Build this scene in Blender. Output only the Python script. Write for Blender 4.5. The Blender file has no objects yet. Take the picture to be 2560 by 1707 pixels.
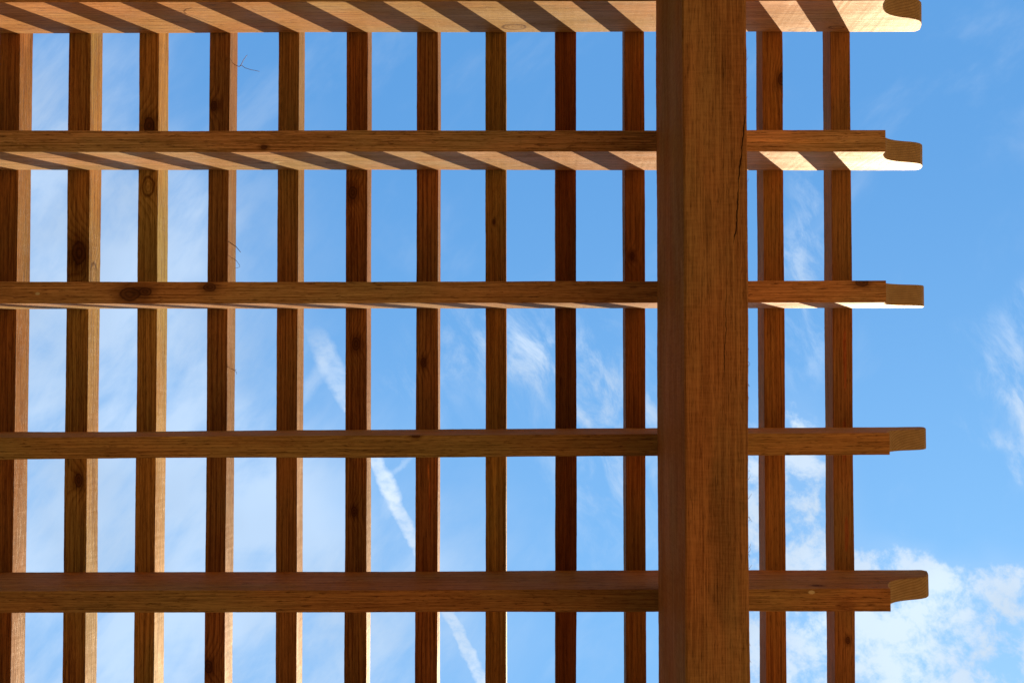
import bpy, bmesh, math, random
from mathutils import Vector, Matrix, noise as mnoise

scene = bpy.context.scene
# ------------------------------------------------------------------ camera
CZ = 1.0            # eye height of the camera above the ground (m)
S = 1.8             # metres from the camera up to the underside of the slats
cam_d = bpy.data.cameras.new("camera")
cam_d.sensor_width = 36.0
cam_d.lens = 2450.134585683192 * 36.0 / 2560.0
cam_d.clip_start = 0.02
cam_d.clip_end = 5000
cam = bpy.data.objects.new("camera", cam_d)
scene.collection.objects.link(cam)
R = ((9.99790041e-01, 1.89036716e-04, 2.04899423e-02),
     (-7.52718988e-04, 9.99621356e-01, 2.75059735e-02),
     (-2.04769843e-02, -2.75156215e-02, 9.99411619e-01))
right, down, fwd = (Vector(v) for v in R)
m = Matrix(((right.x, -down.x, -fwd.x, 0), (right.y, -down.y, -fwd.y, 0), (right.z, -down.z, -fwd.z, CZ), (0, 0, 0, 1)))
cam.matrix_world = m
scene.camera = cam

# ------------------------------------------------------------------ exposure
vs = scene.view_settings
vs.view_transform = 'Standard'
vs.look = 'None'
vs.gamma = 1
vs.exposure = 1.28
vs.use_curve_mapping = False
scene.render.engine = 'CYCLES'
scene.cycles.max_bounces = 8
scene.cycles.diffuse_bounces = 5

# ------------------------------------------------------------------ sun
SUN = Vector((0.51, 0.44, 1.0)).normalized()      # towards the sun
sl = bpy.data.lights.new("sun", 'SUN')
sl.energy = 5.0
sl.angle = math.radians(0.5)
sl.color = (1.0, 0.93, 0.83)
so = bpy.data.objects.new("sun", sl)
scene.collection.objects.link(so)
so.rotation_euler = SUN.to_track_quat('Z', 'Y').to_euler()
so.location = (3, 3, 8)

# ------------------------------------------------------------------ node helper
class NT:
    def __init__(s, tree): s.t = tree; s.n = tree.nodes; s.l = tree.links
    def new(s, typ, **kw):
        n = s.n.new(typ)
        for k, v in kw.items(): setattr(n, k, v)
        return n
    def put(s, sock, v):
        if v is None: return
        if hasattr(v, 'is_output'): s.l.new(v, sock)
        else: sock.default_value = v
    def m(s, op, a, b=None, c=None, clamp=False):
        n = s.new('ShaderNodeMath', operation=op); n.use_clamp = clamp
        s.put(n.inputs[0], a); s.put(n.inputs[1], b); s.put(n.inputs[2], c)
        return n.outputs[0]
    def v(s, op, a, b=None, scale=None):
        n = s.new('ShaderNodeVectorMath', operation=op)
        s.put(n.inputs[0], a)
        if b is not None: s.put(n.inputs[1], b)
        if scale is not None: s.put(n.inputs['Scale'], scale)
        return n.outputs['Value'] if op in ('LENGTH', 'DOT_PRODUCT', 'DISTANCE') else n.outputs[0]
    def xyz(s, x, y, z=0.0):
        n = s.new('ShaderNodeCombineXYZ')
        for i, q in enumerate((x, y, z)): s.put(n.inputs[i], q)
        return n.outputs[0]
    def sep(s, v):
        n = s.new('ShaderNodeSeparateXYZ'); s.put(n.inputs[0], v); return n.outputs
    def noise(s, vec, scale, detail=3, rough=0.5, dist=0.0, col=False):
        n = s.new('ShaderNodeTexNoise')
        s.put(n.inputs['Vector'], vec); n.inputs['Scale'].default_value = scale
        n.inputs['Detail'].default_value = detail; n.inputs['Roughness'].default_value = rough
        n.inputs['Distortion'].default_value = dist
        return n.outputs['Color'] if col else n.outputs[0]
    def rng(s, v, a, b, c=0.0, d=1.0, smooth=True):
        n = s.new('ShaderNodeMapRange'); n.interpolation_type = 'SMOOTHSTEP' if smooth else 'LINEAR'
        n.inputs['From Min'].default_value = a; n.inputs['From Max'].default_value = b
        n.inputs['To Min'].default_value = c; n.inputs['To Max'].default_value = d
        s.put(n.inputs['Value'], v); return n.outputs[0]
    def mix(s, f, a, b, mode='MIX'):
        n = s.new('ShaderNodeMix', data_type='RGBA', blend_type=mode)
        s.put(n.inputs[0], f)
        for i, q in ((6, a), (7, b)):
            if isinstance(q, tuple) and len(q) == 3: q = q + (1.0,)
            s.put(n.inputs[i], q)
        return n.outputs[2]

# ------------------------------------------------------------------ sky: Nishita plus clouds placed by direction
world = bpy.data.worlds.new("World")
scene.world = world
world.use_nodes = True
w = NT(world.node_tree)
w.n.clear()
sky = w.new('ShaderNodeTexSky', sky_type='NISHITA')
sky.sun_disc = False
sky.sun_elevation = math.asin(SUN.z)
sky.sun_rotation = math.atan2(SUN.x, SUN.y)
sky.altitude = 200
sky.air_density = 1.0
sky.dust_density = 0.9
sky.ozone_density = 2.2
tc = w.new('ShaderNodeTexCoord')
D = w.sep(tc.outputs['Generated'])
zz = w.m('MAXIMUM', D[2], 0.12)
U = w.m('DIVIDE', D[0], zz)
V = w.m('DIVIDE', D[1], zz)
uv = w.xyz(U, V)
# gentle large warp so no cloud edge is a clean ellipse
wn = w.noise(uv, 4.0, 4, 0.55, col=True)
warp = w.v('SCALE', w.v('SUBTRACT', wn, (0.5, 0.5, 0.5)), scale=0.22)
uvw = w.v('ADD', uv, warp)
def blob(u, v, ru, rv, ang=0.0, vec=None, a=0.0, b=1.0):
    """soft elliptical mask round a sky direction (tangents of the angles from the zenith)"""
    q = w.v('SUBTRACT', vec or uvw, (u, v, 0))
    mp = w.new('ShaderNodeMapping', vector_type='POINT')
    mp.inputs['Rotation'].default_value = (0, 0, -math.radians(ang))
    w.put(mp.inputs['Vector'], q)
    q = w.v('MULTIPLY', mp.outputs[0], (1 / ru, 1 / rv, 0))
    return w.rng(w.v('LENGTH', q), 1.0, 0.0, 0.0, b)
def stretched(ang, sx, sy, scale, detail, rough, dist, off=(0, 0, 0)):
    mp = w.new('ShaderNodeMapping', vector_type='POINT')
    mp.inputs['Rotation'].default_value = (0, 0, -math.radians(ang))
    w.put(mp.inputs['Vector'], uv)
    q = w.v('ADD', w.v('MULTIPLY', mp.outputs[0], (sx, sy, 1)), off)
    return w.noise(q, scale, detail, rough, dist)
def P(px, py): return ((px - 1330) / 2450.0, (py - 921) / 2450.0)
def add_all(lst):
    r = lst[0]
    for q in lst[1:]: r = w.m('ADD', r, q)
    return r
# high veil of cirrus on the left
veil = add_all([blob(*P(60, 620), .22, .22, 0, b=.95), blob(*P(330, 560), .15, .09, -35, b=.6), blob(*P(330, 1080), .36, .20, 10, b=.9),
                blob(*P(350, 1500), .50, .28, 0, b=1.0), blob(*P(160, 230), .2, .12, -40, b=.45), blob(*P(820, 1600), .26, .20, -35, b=.6),
                blob(*P(620, 620), .12, .2, 35, b=.3), blob(*P(-500, 1000), .6, .8, 0, b=1.0)])
veil = w.m('MINIMUM', veil, 1.0)
cir = stretched(-38, 1.0, 2.0, 4.5, 7, 0.6, 0.5, (3.1, 0.4, 0))
cir2 = stretched(-55, 1.0, 3.0, 12.0, 6, 0.62, 0.3, (1.1, 2.4, 0))
vm = w.m('ADD', w.m('MULTIPLY', cir, .72), w.m('MULTIPLY', cir2, .28))
veil_d = w.m('MULTIPLY', veil, w.rng(w.m('MULTIPLY_ADD', veil, .10, vm), 0.40, 0.70, 0.24, 1.0), clamp=True)
# small fair-weather puffs, lower right, and thin scraps elsewhere
puff = add_all([blob(*P(2330, 1680), .26, .15, 0, b=1.1), blob(*P(2060, 1620), .19, .16, 20, b=1.1), blob(*P(2180, 1390), .09, .055, 10, b=1.1),
                blob(*P(1960, 1300), .10, .19, 0, b=1.1), blob(*P(1900, 1480), .09, .26, 0, b=.9), blob(*P(2390, 1470), .08, .06, 0, b=.9),
                blob(*P(2540, 1530), .08, .10, 30, b=.9), blob(*P(2400, 1900), .6, .15, 0, b=1.1)])
scrap = add_all([blob(*P(2600, 1190), .045, .17, -15, b=2.2), blob(*P(2510, 1130), .011, .09, -28, b=1.2), blob(*P(2560, 800), .05, .14, 10, b=.8),
                 blob(*P(2040, 690), .05, .17, 8, b=1.1), blob(*P(1345, 890), .08, .07, 30, b=1.1), blob(*P(1180, 920), .12, .08, -20, b=.8),
                 blob(*P(1480, 980), .13, .13, 30, b=1.0), blob(*P(1580, 1180), .16, .16, 20, b=.7), blob(*P(1850, 1150), .05, .12, 0, b=.8)])
puff = w.m('MINIMUM', puff, 1.0)
f1 = stretched(35, 1.0, 1.1, 27.0, 11, 0.66, 0.15, (5.2, 1.3, 0))
f2 = w.noise(uv, 6.0, 3, 0.5, 0.2)
ff = w.m('ADD', w.m('MULTIPLY', f1, .78), w.m('MULTIPLY', f2, .22))
puff_d = w.rng(w.m('ADD', ff, w.m('MULTIPLY', puff, 0.30)), 0.68, 0.87, 0.0, .95)
puff_d = w.m('MULTIPLY', w.m('MULTIPLY_ADD', puff_d, .80, .12), w.m('MULTIPLY', puff, 1.4, clamp=True), clamp=True)
sc1 = stretched(62, 1.0, 2.0, 13.0, 9, 0.66, 0.4, (2.2, 7.3, 0))
scrap_d = w.m('MULTIPLY', w.m('MINIMUM', scrap, 1.3), w.rng(sc1, .40, .74, 0, .62), clamp=True)
puff_d = w.m('MAXIMUM', puff_d, scrap_d)
# contrail: gently curved line of fluffy beads, frayed at its old end
cw = w.v('ADD', uv, w.v('SCALE', w.v('SUBTRACT', w.noise(uv, 55.0, 4, 0.6, col=True), (0.5, 0.5, 0.5)), scale=0.011))
c = w.sep(cw)
vn = w.m('SUBTRACT', c[1], (1250 - 921) / 2450.0)
uc = w.m('ADD', w.m('ADD', w.m('MULTIPLY', vn, 0.485), (986 - 1330) / 2450.0), w.m('MULTIPLY', w.m('MULTIPLY', vn, vn), 0.05))
dist = w.m('ABSOLUTE', w.m('SUBTRACT', c[0], uc))
old = w.rng(vn, -0.06, -0.13)
edge = w.m('ADD', w.m('MULTIPLY_ADD', w.noise(uv, 30.0, 4, 0.6), 0.009, 0.0055), w.m('MULTIPLY', old, .006))
tr = w.m('DIVIDE', dist, edge)
bead = w.noise(w.xyz(w.m('MULTIPLY', c[0], 1.0), w.m('MULTIPLY', c[1], 1.7)), 70.0, 3, 0.6)
trail = w.m('MULTIPLY', w.rng(tr, 1.12, 0.45), w.rng(bead, .28, .62, .60, 1.0))
trail = w.m('MULTIPLY', trail, w.rng(vn, -0.195, -0.15))
trail = w.m('MULTIPLY', trail, w.m('MULTIPLY_ADD', old, -.30, 0.74))
def streak(px, py, lu, wu, ang, b):
    return w.m('MULTIPLY', blob(*P(px, py), lu, wu, ang, vec=cw, b=b), w.rng(cir2, .3, .6, .4, 1))
tail = add_all([streak(775, 960, .055, .014, -62, .4), streak(1125, 1385, .03, .007, 60, .3), streak(1000, 1165, .03, .006, -40, .4),
                streak(965, 1270, .05, .02, -75, .35)])
trail = w.m('ADD', trail, tail, clamp=True)
dens = w.m('MAXIMUM', w.m('MAXIMUM', w.m('MULTIPLY', veil_d, .60), puff_d), trail)
thin = stretched(-50, 1, 2.2, 3.0, 6, .6, .4, (9, 2, 0))
dens = w.m('MAXIMUM', dens, w.rng(thin, .5, .8, 0, .28), clamp=True)
dens = w.m('MULTIPLY', dens, w.rng(D[2], 0.3, 0.55))
deep = w.mix(w.rng(V, -.35, .30), (0.92, 2.75, 5.9), (1.65, 3.85, 7.1))     # clearer overhead, paler towards the sun's side
blue = w.mix(0.90, w.mix(1.0, sky.outputs[0], (0.85, 1.45, 1.55), 'MULTIPLY'), deep)
CLOUD = (5.9, 6.75, 7.7)
cs = w.v('SCALE', CLOUD, scale=w.rng(f2, .3, .7, .86, 1.08))
colr = w.mix(w.m('MULTIPLY', dens, .92), blue, cs)
# made-up dark tree line all round, out of view, dims the low sky light
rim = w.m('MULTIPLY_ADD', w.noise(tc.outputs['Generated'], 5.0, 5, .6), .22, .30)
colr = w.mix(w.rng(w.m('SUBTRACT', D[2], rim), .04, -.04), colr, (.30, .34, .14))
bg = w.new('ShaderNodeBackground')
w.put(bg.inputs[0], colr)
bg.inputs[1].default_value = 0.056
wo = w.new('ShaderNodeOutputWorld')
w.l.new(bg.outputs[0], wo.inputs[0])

# ------------------------------------------------------------------ tagging helpers
def tag(o, label=None, cat=None, group=None, kind=None):
    if label: o['label'] = label
    if cat: o['category'] = cat
    if group: o['group'] = group
    if kind: o['kind'] = kind
    return o
def link(name, me, parent=None, mat=None):
    o = bpy.data.objects.new(name, me)
    scene.collection.objects.link(o)
    if mat: me.materials.append(mat)
    if parent: o.parent = parent
    return o

# ------------------------------------------------------------------ wood
def wood(name, axis, dark, light, seed, knots=(), pith=(0.05, 0.07), ring=0.0055, rings=0.5, pore=0.5, blotch=0.5, saw=0.0, rough=0.5, gain=1.0, gloss=1.0, patches=(), cracks=()):
    """solid procedural timber. knots: (x,y,z,r,kind) in the piece's own space; kind 'dark','ring','pale'"""
    mt = bpy.data.materials.new(name); mt.use_nodes = True
    t = NT(mt.node_tree); t.n.clear()
    rd = random.Random(seed)
    off = (rd.uniform(-9, 9), rd.uniform(-9, 9), rd.uniform(-9, 9))
    P0 = t.new('ShaderNodeTexCoord').outputs['Object']
    sp = t.sep(P0)
    # (l, a, b): l runs along the grain
    L = t.xyz(sp[0], sp[1], sp[2]) if axis == 'X' else t.xyz(sp[1], sp[0], sp[2])
    LO = t.v('ADD', L, off)
    s0 = t.sep(L)
    # knots push the rings aside
    bulge = None; kd = []
    for (kx, ky, kz, kr, kind) in knots:
        kc = (kx, ky, kz) if axis == 'X' else (ky, kx, kz)
        q = t.v('MULTIPLY', t.v('SUBTRACT', L, kc), (0.62 / kr, 1 / kr, 1 / kr))
        # knots are irregular
        q = t.v('ADD', q, t.v('SCALE', t.v('SUBTRACT', t.noise(LO, 55.0, 2, .5, col=True), (.5, .5, .5)), scale=.5))
        d = t.v('LENGTH', q)
        g = t.m('MULTIPLY', t.m('POWER', 2.718, t.m('MULTIPLY', t.m('MULTIPLY', d, d), -0.17)), kr * 1.5)
        bulge = g if bulge is None else t.m('ADD', bulge, g)
        kd.append((d, kind))
    # growth rings round a pith line that wanders along the board
    wl = t.v('MULTIPLY', LO, (1.0, 3.0, 3.0))
    wob = t.noise(wl, 1.6, 3, 0.5)
    a = t.m('ADD', s0[1], pith[0]); b = t.m('ADD', s0[2], pith[1])
    r = t.m('SQRT', t.m('ADD', t.m('MULTIPLY', a, a), t.m('MULTIPLY', b, b)))
    r = t.m('ADD', r, t.m('MULTIPLY', wob, 0.016))
    if bulge is not None: r = t.m('ADD', r, bulge)
    ph = t.m('FRACT', t.m('DIVIDE', r, ring))
    late = t.m('MULTIPLY', t.rng(ph, 0.35, 0.92), t.rng(ph, 1.0, 0.95))
    # fibres, pores, blotches of stain
    fib = t.noise(t.v('MULTIPLY', LO, (1.0, 58.0, 58.0)), 8.0, 5, 0.65)
    fine = t.noise(t.v('MULTIPLY', LO, (1.0, 12.0, 12.0)), 70.0, 2, 0.6)
    por = t.noise(t.v('MULTIPLY', LO, (1.0, 9.5, 9.5)), 42.0, 3, 0.7)
    blo = t.noise(t.v('MULTIPLY', LO, (1.0, 4.0, 4.0)), 3.2, 5, 0.6, 0.4)
    # value 0 dark .. 1 light
    v = t.rng(fib, .30, .70, .0, 1.0)
    v = t.m('MULTIPLY_ADD', t.m('SUBTRACT', blo, .5), 1.5 * blotch, v)
    v = t.m('MULTIPLY_ADD', late, -rings * .6, t.m('ADD', v, rings * .2))
    v = t.m('MULTIPLY_ADD', t.m('SUBTRACT', fine, .5), 1.15, v)
    if saw:
        sw = t.noise(t.v('MULTIPLY', LO, (9.0, 1.0, 1.0)), 34.0, 3, 0.6)
        v = t.m('MULTIPLY_ADD', t.m('SUBTRACT', sw, .5), saw, v)
    v = t.m('MAXIMUM', t.m('MINIMUM', v, 1.15), 0.0)
    c = t.mix(v, dark, light)
    # hue drift between redder and more olive stain
    hue = t.noise(t.v('MULTIPLY', LO, (1.0, 3.0, 3.0)), 2.1, 4, 0.6)
    c = t.mix(t.rng(hue, .35, .68), t.mix(1.0, c, (1.12, .92, .80), 'MULTIPLY'), t.mix(1.0, c, (.93, 1.05, 1.0), 'MULTIPLY'))
    pm = t.rng(por, .57, .66)
    c = t.mix(t.m('MULTIPLY', pm, pore), c, t.mix(1.0, c, (.30, .22, .2), 'MULTIPLY'))
    for (x0, y0, z0, rl, rw, col, amt) in patches:
        kc = (x0, y0, z0) if axis == 'X' else (y0, x0, z0)
        q = t.v('MULTIPLY', t.v('SUBTRACT', L, kc), (1 / rl, 1 / rw, 1 / rw))
        q = t.v('ADD', q, t.v('SCALE', t.v('SUBTRACT', t.noise(LO, 30.0, 3, .6, col=True), (.5, .5, .5)), scale=1.1))
        c = t.mix(t.m('MULTIPLY', t.rng(t.v('LENGTH', q), 1.0, .55), amt), c, t.mix(1.0, c, col, 'MULTIPLY'))
    for (d, kind) in kd:
        rr = t.m('SINE', t.m('MULTIPLY', d, 13.0))
        if kind == 'pale':
            c = t.mix(t.rng(d, 1.0, .6, 0, .9), c, (.62, .50, .36))
        elif kind == 'ring':
            kc_ = t.mix(t.rng(rr, -1, 1, 0, .45), c, t.mix(1.0, c, (.45, .36, .3), 'MULTIPLY'))
            c = t.mix(t.rng(d, 1.35, 1.1), c, kc_)
            ringm = t.m('MULTIPLY', t.rng(d, .75, .95), t.rng(d, 1.3, 1.05))
            c = t.mix(t.m('MULTIPLY', ringm, .7), c, t.mix(1.0, c, (.35, .24, .18), 'MULTIPLY'))
        else:
            c = t.mix(t.m('MULTIPLY', t.rng(d, 2.3, .8), .62), c, t.mix(1.0, c, (.32, .22, .16), 'MULTIPLY'))
            core = t.mix(t.rng(rr, -1, 1), (.055, .018, .008), (.12, .04, .016))
            c = t.mix(t.rng(d, 1.0, .85, 0, .8), c, core)
    # checks (drying cracks)
    for (pts, wd) in cracks:
        # a drying crack: a straight-ish line from p to q on the face, wandering with noise
        (x0, y0), (x1, y1) = pts
        la, lb = (x0, x1) if axis == 'X' else (y0, y1)
        aa, ab = (y0, y1) if axis == 'X' else (x0, x1)
        f = t.m('DIVIDE', t.m('SUBTRACT', s0[0], la), lb - la)
        ctr = t.m('MULTIPLY_ADD', f, ab - aa, aa)
        ctr = t.m('ADD', ctr, t.m('MULTIPLY', t.m('SUBTRACT', t.noise(LO, 22.0, 3, .7), .5), .010))
        dd = t.m('ABSOLUTE', t.m('SUBTRACT', s0[1], ctr))
        inside = t.m('MULTIPLY', t.rng(f, 0, .25), t.rng(f, 1.0, .75))
        k = t.m('MULTIPLY', t.rng(t.m('DIVIDE', dd, t.m('MULTIPLY_ADD', inside, wd, 1e-5)), 1.0, .5), t.rng(inside, 0, .1))
        c = t.mix(t.m('MULTIPLY', k, .9), c, (.012, .006, .003))
    c = t.mix(1.0, c, tuple(q * gain for q in (.80, .725, .44)), 'MULTIPLY')
    # sawn end grain: plain growth rings, a little lighter than the faces
    nn = t.sep(t.new('ShaderNodeTexCoord').outputs['Normal'])
    endm = t.rng(t.m('ABSOLUTE', nn[0 if axis == 'X' else 1]), .12, .30)
    er = t.m('FRACT', t.m('DIVIDE', r, ring * .75))
    ec = t.mix(t.rng(er, .45, .95), (.38, .225, .080), (.25, .137, .046))
    ec = t.mix(t.rng(t.noise(P0, 60, 4, .6), .3, .7, 0, .45), ec, (.22, .12, .04))
    c = t.mix(endm, c, ec)
    h = t.m('ADD', t.m('MULTIPLY', fib, .55), t.m('MULTIPLY', fine, .35))
    h = t.m('SUBTRACT', h, t.m('MULTIPLY', pm, .35))
    h = t.m('SUBTRACT', h, t.m('MULTIPLY', late, .1 * rings))
    bp = t.new('ShaderNodeBump'); bp.inputs['Strength'].default_value = .55; bp.inputs['Distance'].default_value = .0013
    t.put(bp.inputs['Height'], h)
    # oiled timber: broken, weak satin over a matt body
    df = t.new('ShaderNodeBsdfDiffuse'); t.put(df.inputs['Color'], c); df.inputs['Roughness'].default_value = .4
    t.put(df.inputs['Normal'], bp.outputs[0])
    gl = t.new('ShaderNodeBsdfGlossy'); gl.inputs['Color'].default_value = (1, .80, .58, 1)
    t.put(gl.inputs['Roughness'], t.rng(fib, .3, .7, rough + .10, rough - .04)); t.put(gl.inputs['Normal'], bp.outputs[0])
    fr = t.new('ShaderNodeFresnel'); fr.inputs['IOR'].default_value = 1.4
    t.put(fr.inputs['Normal'], bp.outputs[0])
    mx = t.new('ShaderNodeMixShader')
    t.put(mx.inputs[0], t.m('MULTIPLY', fr.outputs[0], t.rng(blo, .35, .65, .11 * gloss, .20 * gloss)))
    t.l.new(df.outputs[0], mx.inputs[1]); t.l.new(gl.outputs[0], mx.inputs[2])
    out = t.new('ShaderNodeOutputMaterial')
    t.l.new(mx.outputs[0], out.inputs[0])
    return mt

def timber(name, axis, stations, width, parent, mat, seed, cham=0.0018, wob=0.0004):
    """a sawn timber: stations = [(l, z_low, z_high)] along its length; the four long edges carry a small
    chamfer and wander slightly, as sawn edges do"""
    rd = random.Random(seed)
    off = [Vector((rd.uniform(0, 99), rd.uniform(0, 99), rd.uniform(0, 99))) for _ in range(4)]
    bm = bmesh.new(); rings = []
    for (l, z0, z1) in stations:
        ring = []
        cc = min(cham, (z1 - z0) * .42)
        hw = width / 2
        prof = [(-hw, z0 + cc, 0), (-hw + cham, z0, 0), (hw - cham, z0, 1), (hw, z0 + cc, 1), (hw, z1 - cc, 2), (hw - cham, z1, 2), (-hw + cham, z1, 3), (-hw, z1 - cc, 3)]
        for (a, z, e) in prof:
            n1 = mnoise.noise(off[e] + Vector((l * 3, 0, 0))) * 2.2 + mnoise.noise(off[e] + Vector((l * 22, 0, 5))) * .5 + mnoise.noise(off[e] + Vector((l * 140, 7, 5))) * .35
            n2 = mnoise.noise(off[e] + Vector((l * 3, 9, 0))) * 1.2 + mnoise.noise(off[e] + Vector((l * 60, 9, 5))) * .7
            a2 = a + n1 * wob; z2 = z + n2 * wob * (.6 if z1 - z0 > 4 * cham else 0)
            ring.append(bm.verts.new((l, a2, z2) if axis == 'X' else (a2, l, z2)))
        rings.append(ring)
    for i in range(len(rings) - 1):
        for k in range(8):
            A, B = rings[i], rings[i + 1]
            f = bm.faces.new((A[k], A[(k + 1) % 8], B[(k + 1) % 8], B[k]))
    bm.faces.new(rings[0]); bm.faces.new(rings[-1])
    bmesh.ops.recalc_face_normals(bm, faces=bm.faces)
    me = bpy.data.meshes.new(name)
    bm.to_mesh(me); bm.free()
    return link(name, me, parent, mat)

def tube(bm, pts, r0, r1, n=5):
    prev = None
    for i, p in enumerate(pts):
        p = Vector(p)
        d = (Vector(pts[min(i + 1, len(pts) - 1)]) - Vector(pts[max(i - 1, 0)])).normalized()
        u = d.cross(Vector((.3, .2, 1))).normalized(); v = d.cross(u)
        r = r0 + (r1 - r0) * i / (len(pts) - 1)
        ring = [bm.verts.new(p + (u * math.cos(k * 2 * math.pi / n) + v * math.sin(k * 2 * math.pi / n)) * r) for k in range(n)]
        if prev:
            for k in range(n): bm.faces.new((prev[k], prev[(k + 1) % n], ring[(k + 1) % n], ring[k]))
        else: bm.faces.new(ring[::-1])
        prev = ring
    bm.faces.new(prev)

# ------------------------------------------------------------------ unseen ground and added bounce paving
def simple_sheet(name, x0, x1, y0, y1, z, mat):
    me = bpy.data.meshes.new(name)
    me.from_pydata([(x0, y0, z), (x1, y0, z), (x1, y1, z), (x0, y1, z)], [], [(0, 1, 2, 3)])
    return tag(link(name, me, None, mat), kind='structure')
def ground_mat():
    mt = bpy.data.materials.new('dark_ground'); mt.use_nodes = True
    t = NT(mt.node_tree); pr = t.n['Principled BSDF']
    P0 = t.new('ShaderNodeTexCoord').outputs['Object']
    c = t.mix(t.noise(P0, 1.5, 8, .65), (.032, .023, .009), (.068, .048, .020))
    t.put(pr.inputs['Base Color'], c); pr.inputs['Roughness'].default_value = .9
    return mt
def bounce_paving_mat():
    mt = bpy.data.materials.new('bounce_paving'); mt.use_nodes = True
    t = NT(mt.node_tree); pr = t.n['Principled BSDF']
    P0 = t.new('ShaderNodeTexCoord').outputs['Object']
    br = t.new('ShaderNodeTexBrick'); t.put(br.inputs['Vector'], P0)
    br.inputs['Scale'].default_value = 1.0; br.inputs['Brick Width'].default_value = .4; br.inputs['Row Height'].default_value = .2
    br.inputs['Mortar Size'].default_value = .006
    br.inputs['Color1'].default_value = (.29, .172, .078, 1); br.inputs['Color2'].default_value = (.24, .138, .062, 1); br.inputs['Mortar'].default_value = (.14, .10, .07, 1)
    c = t.mix(t.noise(P0, 9, 6, .6), t.mix(1.0, br.outputs[0], (.8, .8, .8), 'MULTIPLY'), br.outputs[0])
    t.put(pr.inputs['Base Color'], c); pr.inputs['Roughness'].default_value = .8
    return mt
simple_sheet('ground', -1500, 1500, -1500, 1500, -0.004, ground_mat())  # out of view; kept dark so the left undersides get little bounce
simple_sheet('bounce_patio', 0.55, 7.0, -5.0, 6.0, 0.0, bounce_paving_mat())  # added out of view to bounce warm sunlight up at the right

# ------------------------------------------------------------------ pergola
pergola = bpy.data.objects.new('pergola', None)
scene.collection.objects.link(pergola)
pergola.location = (-1.0, 0, 0)
tag(pergola, 'brown stained timber pergola seen from below against the blue sky', 'pergola')
def place(o, x, y, z, rz=0.0):
    o.location = (x - pergola.location.x, y, z); o.rotation_euler = (0, 0, rz)

Z1 = CZ + S                    # underside of the slats, top of the rafters
ZR = CZ + S * 0.913498         # underside of the rafters
ZB = CZ + S * 0.749690         # underside of the crossbeam
ZT = CZ + S * 1.028378         # top of the slats

def frange(a, b, step):
    n = max(1, int(round((b - a) / step)))
    return [a + (b - a) * i / n for i in range(n + 1)]

# --- slats (run along Y)
SL = [  # X/S, width/S, yaw, dark, light, extra
 (-.54359, .0213, -.0003, (.16, .066, .026), (.40, .20, .085)),
 (-.46895, .0230, .0019, (.19, .085, .030), (.50, .29, .12)),
 (-.39640, .0206, .0011, (.24, .13, .045), (.56, .35, .15)),
 (-.32350, .0208, -.0005, (.17, .068, .030), (.42, .21, .10)),
 (-.25115, .0211, .0021, (.19, .092, .035), (.44, .24, .11)),
 (-.18025, .0219, .0012, (.16, .058, .022), (.42, .19, .08)),
 (-.10757, .0225, .0002, (.17, .062, .026), (.46, .20, .09)),
 (-.03715, .0211, .0005, (.22, .115, .036), (.48, .27, .105)),
 (.03443, .0211, -.0012, (.13, .045, .020), (.27, .105, .044)),
 (.10508, .0199, -.0004, (.16, .068, .026), (.33, .15, .062)),
 (.24600, .0208, -.0013, (.22, .092, .034), (.46, .22, .080)),
 (.31480, .0200, -.0018, (.21, .092, .038), (.42, .21, .090)),
]
slat_knots = {   # world x, y (from the camera), z above the slat underside, radius, kind
 1: [(-.8423, -.215, .0, .0150, 'dark'), (-.838, .206, .0, .0085, 'dark'), (-.824, -.175, .022, .014, 'ring')],
 2: [(-.7135, -.338, .0, .0105, 'ring'), (-.713, -.452, .0, .0105, 'dark')],
 3: [(-.592, -.488, .0, .006, 'dark'), (-.5935, .545, .0, .0085, 'dark'), (-.563, .540, .02, .010, 'ring')],
 5: [(-.3320, -.325, .0, .0085, 'dark'), (-.3245, -.045, .0, .0080, 'dark'), (-.3270, .262, .0, .006, 'dark')],
 6: [(-.1996, -.011, .0, .0060, 'dark')],
 7: [(-.070, -.27, .0, .003, 'dark')],
 9: [(.1837, -.206, .0, .0050, 'dark')],
 10: [(.4600, -.532, .0, .0080, 'dark')],
 11: [(.5712, .4915, .0, .0045, 'dark')],
}
slat_label = {1: 'dark brown slat with large knots and pale amber sunlit edge', 2: 'olive brown slat with cathedral grain', 7: 'olive brown slat with a light streak',
              8: 'darkest red brown slat'}
Y0, Y1 = -1.42, 1.42
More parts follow.
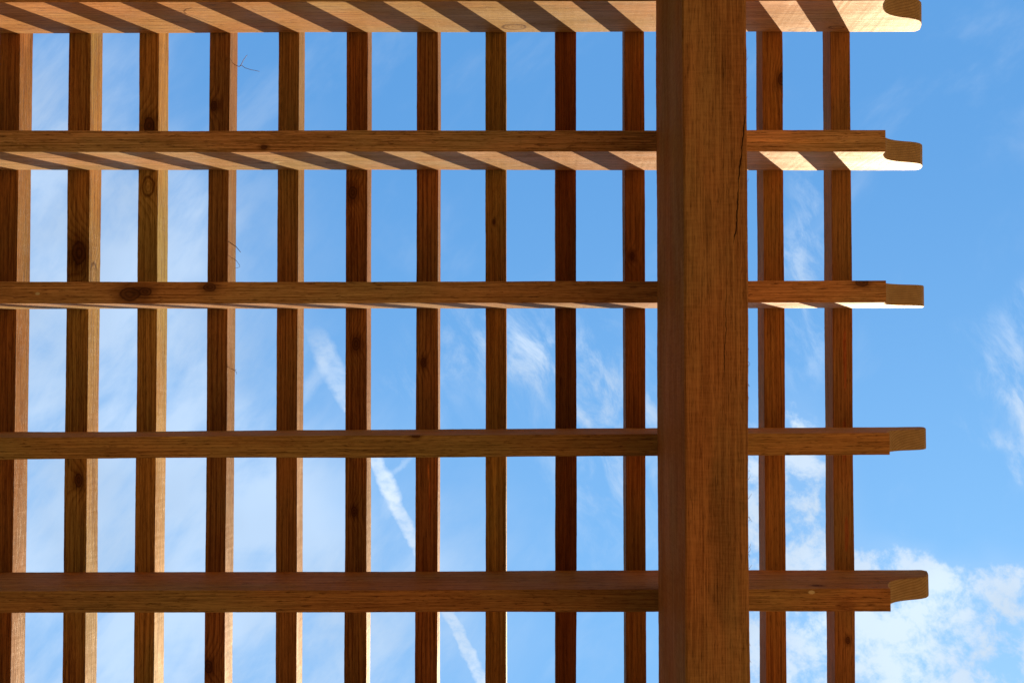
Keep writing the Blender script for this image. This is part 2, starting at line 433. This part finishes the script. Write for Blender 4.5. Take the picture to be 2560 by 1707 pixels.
for i, (X, W, yaw, dk, lt) in enumerate(SL):
    x = X * S
    kn = []
    for (kx, ky, kz, kr, kind) in slat_knots.get(i, []):
        kn.append((kx - x - yaw * ky, ky, kz, kr, kind))
    pt = []
    if i == 7: pt.append((-.004, .30, 0, .22, .007, (1.5, 1.5, 1.3), .7))
    if i == 6: pt.append((.006, .24, 0, .05, .002, (2.0, 1.6, 1.2), .7)); pt.append((.003, .19, 0, .02, .002, (2.0, 1.6, 1.2), .7))
    if i == 11: pt += [(.002, .13, 0, .05, .006, (1.2, .7, .7), .7), (.004, .30, 0, .04, .005, (1.25, .7, .7), .7), (.004, -.02, 0, .07, .004, (1.25, .7, .7), .7)]
    if i == 10: pt.append((0, -.46, 0, .05, .01, (1.5, 1.6, 1.2), .6))
    rd = random.Random(100 + i)
    mt = wood('slat_wood', 'Y', dk, lt, 50 + i * 7, kn, pith=(rd.uniform(.01, .05) * rd.choice((-1, 1)), rd.uniform(.03, .07)), ring=rd.uniform(.0035, .006),
              rings=rd.uniform(.45, .8), pore=.45, blotch=rd.uniform(.35, .65), patches=pt)
    o = timber('slat', 'Y', [(l, 0.0, ZT - Z1) for l in frange(Y0, Y1, .006)], W * S, pergola, mt, i + 1, cham=.0012, wob=.0006)
    place(o, x, 0, Z1, -yaw)
    if i in slat_label: o['label'] = slat_label[i]
# the roof goes on to the left, out of the picture
extra = [wood('slat_wood', 'Y', (.18, .075, .03), (.46, .24, .10), 900 + k, (), pith=(.03, .05 + .01 * k)) for k in range(2)]
base = None
for k in range(11):
    x = (-.54359 - .0726 * (k + 1)) * S
    if base is None:
        base = timber('slat', 'Y', [(l, 0.0, ZT - Z1) for l in frange(Y0, Y1, .1)], .038, pergola, extra[0], 77, cham=.0012)
        o = base
    else:
        o = base.copy(); scene.collection.objects.link(o)
    place(o, x, 0, Z1)

# --- rafters (run along X), with a scrolled tail
OGEE = [(.3296, .913498, 1), (.3299, .9180, 1), (.3309, .9228, 1), (.3324, .9275, 1), (.3342, .9320, 1), (.3364, .9366, 1), (.3384, .9402, 1), (.3408, .9437, 1), (.3440, .9472, 1),
        (.3475, .9502, 1), (.3530, .9536, 1), (.3585, .9562, 1), (.3634, .9580, 1), (.3700, .9600, 1), (.3765, .9627, 1), (.3823, .9667, 1), (.3862, .9720, 1), (.3888, .9780, 1),
        (.3904, .9830, .9995), (.3917, .9880, .9970), (.3925, .9915, .9945), (.3928, .9925, .9937)]
def rafter_stations(x_start, dx=0.0, dense=.006, nose=0.0):
    st = [(l, 0.0, Z1 - ZR - .0006) for l in frange(x_start, (.3292 + dx) * S, dense)]
    z_at = lambda z: (z - .913498) * S
    for j, (x, z, zt) in enumerate(OGEE):
        t = j / (len(OGEE) - 1)
        xx = (x + dx + nose * t) * S
        top = Z1 - ZR - .0006 - (1 - zt) * S
        st.append((xx, z_at(z), top))
    return st
RF = [  # Y/S, width/S, yaw, x shift of tail/S, nose lengthening, dark, light
 (-.35545, .0203, .0008, .0005, 0.0, (.30, .14, .062), (.60, .335, .185)),
 (-.21301, .02014, .0010, -.0006, .0004, (.26, .135, .056), (.61, .35, .205)),
 (-.07131, .02039, .0001, -.0015, .0014, (.24, .11, .042), (.57, .32, .165)),
 (.07162, .02031, -.0015, .0002, -.0002, (.23, .115, .046), (.50, .28, .125)),
 (.21487, .02037, -.0012, -.0005, .0016, (.22, .10, .044), (.48, .25, .115)),
]
raf_yaw = [.0055, .0045, .0001, -.0066, -.0070]
raf_knots = {
 0: [(-.0318, -.6215, 1.770, .0125, 'ring'), (.4904, -.6215, 1.788, .0110, 'ring'), (.553, -.6215, 1.775, .008, 'ring')],
 1: [(-.4558, -.3653, 1.7301, .0065, 'pale'), (-.475, -.3653, 1.731, .006, 'dark'), (-.3581, -.3653, 1.7391, .0065, 'ring'), (-.4546, -.375, 1.6443, .004, 'dark'), (.262, -.383, 1.6443, .007, 'ring')],
 2: [(-.6811, -.1254, 1.6443, .0120, 'dark'), (-.655, -.130, 1.6443, .008, 'dark'), (-.5448, -.1374, 1.6443, .0075, 'dark'), (-.8393, -.1271, 1.6443, .0030, 'pale'), (.5507, -.1440, 1.6443, .0075, 'dark')],
 3: [(-.1948, .1121, 1.6443, .0050, 'dark'), (.425, .143, 1.6443, .0020, 'dark')],
 4: [(.4633, .3704, 1.6443, .0040, 'pale'), (.48, .364, 1.67, .006, 'dark')],
}
raf_patch = {
 3: [(-.60, .115, 1.6443, .035, .006, (1.5, 1.6, 1.2), .6)],
 1: [(.30, -.384, 1.6443, .12, .007, (1.35, 1.3, 1.2), .6), (.45, -.38, 1.6443, .10, .005, (1.5, 1.45, 1.3), .6)],
 4: [(.52, .392, 1.6443, .02, .012, (.6, .5, .5), .6)],
}
raf_label = {0: 'rafter with a round sunlit knot and an amber scrolled tail', 2: 'rafter with dark knots and a pale chip on its underside'}
for i, (Yc, W, _, dx, nose, dk, lt) in enumerate(RF):
    yaw = raf_yaw[i]
    y = Yc * S
    if i == 0: y = (-.35545) * S
    def loc(kx, ky, kz): return (kx, ky - y - yaw * kx, kz - .913498 * S)
    kn = [loc(*k[:3]) + k[3:] for k in raf_knots.get(i, [])]
    pt = [loc(*k[:3]) + k[3:] for k in raf_patch.get(i, [])]
    rd = random.Random(300 + i)
    mt = wood('rafter_wood', 'X', dk, lt, 400 + i * 3, kn, pith=(rd.uniform(.05, .09) * rd.choice((-1, 1)), rd.uniform(-.12, .0)), ring=rd.uniform(.0045, .006),
              rings=.15, pore=.75, blotch=.45, gain=1.16 if i < 3 else 1.12, gloss=1.8 if i < 3 else .6, patches=pt, rough=.5)
    o = timber('rafter', 'X', rafter_stations(-2.45, dx, nose=nose), W * S, pergola, mt, 40 + i, cham=.0014, wob=.0005)
    place(o, 0, y, ZR, yaw)
    if i in raf_label: o['label'] = raf_label[i]
mt = wood('rafter_wood', 'X', (.24, .11, .045), (.54, .30, .14), 480, (), pith=(.03, .1))
rb = timber('rafter', 'X', rafter_stations(-2.45, 0, .1), .0366, pergola, mt, 90)
place(rb, 0, -.497 * S, ZR)
for yy in (-.64, .357, .500, .642):
    o = rb.copy(); scene.collection.objects.link(o); place(o, 0, yy * S, ZR)

# --- the crossbeam that carries them (runs along Y)
bx = .14042 * S
beam_mat = wood('beam_wood', 'Y', (.27, .118, .050), (.50, .25, .115), 701, (), pith=(.02, .16), ring=.008, rings=.25, pore=.45, blotch=.85, saw=1.0, gloss=.45, rough=.5,
                patches=[(.01, .24, 0, .16, .03, (.62, .66, .7), .6), (-.01, -.2, 0, .05, .008, (.5, .45, .4), .5), (0.012, -.42, 0, .03, .004, (.4, .4, .4), .5)],
                cracks=[(((.2902 - bx + .0042, -.36), (.2836 - bx, -.24)), .0011), (((.2836 - bx + .001, -.26), (.2775 - bx, -.165)), .0012), (((.279 - bx - .012, -.12), (.279 - bx - .016, .03)), .0006)])
beam = timber('crossbeam', 'Y', [(l, 0.0, ZR - ZB - .0006) for l in frange(Y0, Y1, .005)], .04852 * S, pergola, beam_mat, 60, cham=.0022, wob=.0008)
place(beam, bx, 0, ZB, .00105)
# splinters standing off its arrises
bm = bmesh.new()
rd = random.Random(5)
hw = .04852 * S / 2
for k in range(46):
    y = rd.uniform(-.62, .62); side = 1 if rd.random() < .75 else -1
    ln = rd.uniform(.002, .008) * (1.4 if rd.random() < .2 else 1)
    x0 = side * (hw - .0004); s_ = rd.choice((-1, 1))
    z = rd.uniform(.0008, .006)
    q = [(x0, y, z), (x0 + side * ln * .35, y + s_ * ln * .5, z + rd.uniform(-.001, .001)), (x0 + side * ln * rd.uniform(.3, .8), y + s_ * ln, z + rd.uniform(-.002, .002))]
    tube(bm, q, .00028, .00012, 4)
me = bpy.data.meshes.new('splinters'); bm.to_mesh(me); bm.free()
sp = link('splinters', me, beam, beam_mat)
sp['kind'] = 'stuff'

# second crossbeam and the posts, outside the frame
mt = wood('beam_wood', 'Y', (.24, .085, .026), (.54, .23, .07), 720, (), pith=(.02, .16), ring=.008, rings=.35)
b2 = timber('crossbeam', 'Y', [(l, 0.0, ZR - ZB - .0006) for l in frange(Y0, Y1, .1)], .0873, pergola, mt, 61)
place(b2, -2.1, 0, ZB)
def post(x, y):
    bm = bmesh.new()
    bmesh.ops.create_cube(bm, size=1)
    for v_ in bm.verts: v_.co = Vector((v_.co.x * .09, v_.co.y * .09, (v_.co.z + .5) * (ZB - .0006)))
    bmesh.ops.bevel(bm, geom=list(bm.edges), offset=.004, segments=2, affect='EDGES')
    me = bpy.data.meshes.new('post'); bm.to_mesh(me); bm.free()
    o = link('post', me, pergola, mt); place(o, x, y, 0)
for (x, y) in ((bx, -1.25), (bx, 1.25), (-2.1, -1.25), (-2.1, 1.25)): post(x, y)

# ------------------------------------------------------------------ dry tendrils caught on the slats
td = bpy.data.materials.new('dry_tendril'); td.use_nodes = True
t = NT(td.node_tree); pr = t.n['Principled BSDF']
c = t.mix(t.noise(t.new('ShaderNodeTexCoord').outputs['Object'], 120, 3), (.10, .045, .025), (.24, .12, .07))
t.put(pr.inputs['Base Color'], c); pr.inputs['Roughness'].default_value = .7
def tendril(label, paths, r):
    o0 = Vector(paths[0][0])
    bm = bmesh.new()
    for pth in paths: tube(bm, [Vector(p) - o0 for p in pth], r, r * .55)
    me = bpy.data.meshes.new('dried_tendril'); bm.to_mesh(me); bm.free()
    for p_ in me.polygons: p_.use_smooth = True
    o = link('dried_tendril', me, None, td)
    o.location = o0 + Vector((0, 0, CZ))
    tag(o, label, 'tendril', 'dried tendrils caught on the slats')
h = 1.8216
sx = (-.3235 + .0104) * S + .0002      # right face of the fourth slat
tendril('forked dry twig sticking out over open sky from a slat near the top',
        [[(sx - .001, -.575, h), (-.5595, -.5715, h), (-.5515, -.5682, h), (-.5472, -.5708, h), (-.5407, -.5658, h), (-.5291, -.562, h), (-.521, -.5607, h), (-.5131, -.5587, h)],
         [(-.5515, -.5682, h), (-.548, -.5717, h), (-.5438, -.5804, h), (-.5389, -.5891, h + .002), (-.5375, -.5914, h + .004)]], .0007)
tendril('short thick curved dry tendril just above the middle rafter',
        [[(sx, -.234, h), (-.5596, -.2309, h), (-.5556, -.2289, h), (-.5512, -.2237, h), (-.546, -.2174, h)]], .0009)
tendril('thin hooked dry tendril directly below the short thick one',
        [[(sx, -.2071, h), (-.5590, -.2055, h), (-.5539, -.2013, h), (-.5481, -.1935, h), (-.5475, -.1898, h), (-.5524, -.1886, h), (-.5576, -.1872, h)]], .0005)
tendril('tiny two-pronged dry tendril halfway down the slat, lowest of the four',
        [[(sx, .0006, h), (-.561, .0006, h), (-.5561, .0038, h), (-.5524, .0069, h), (-.5515, .0109, h)], [(-.5561, .0038, h), (-.5524, .0015, h)]], .0006)
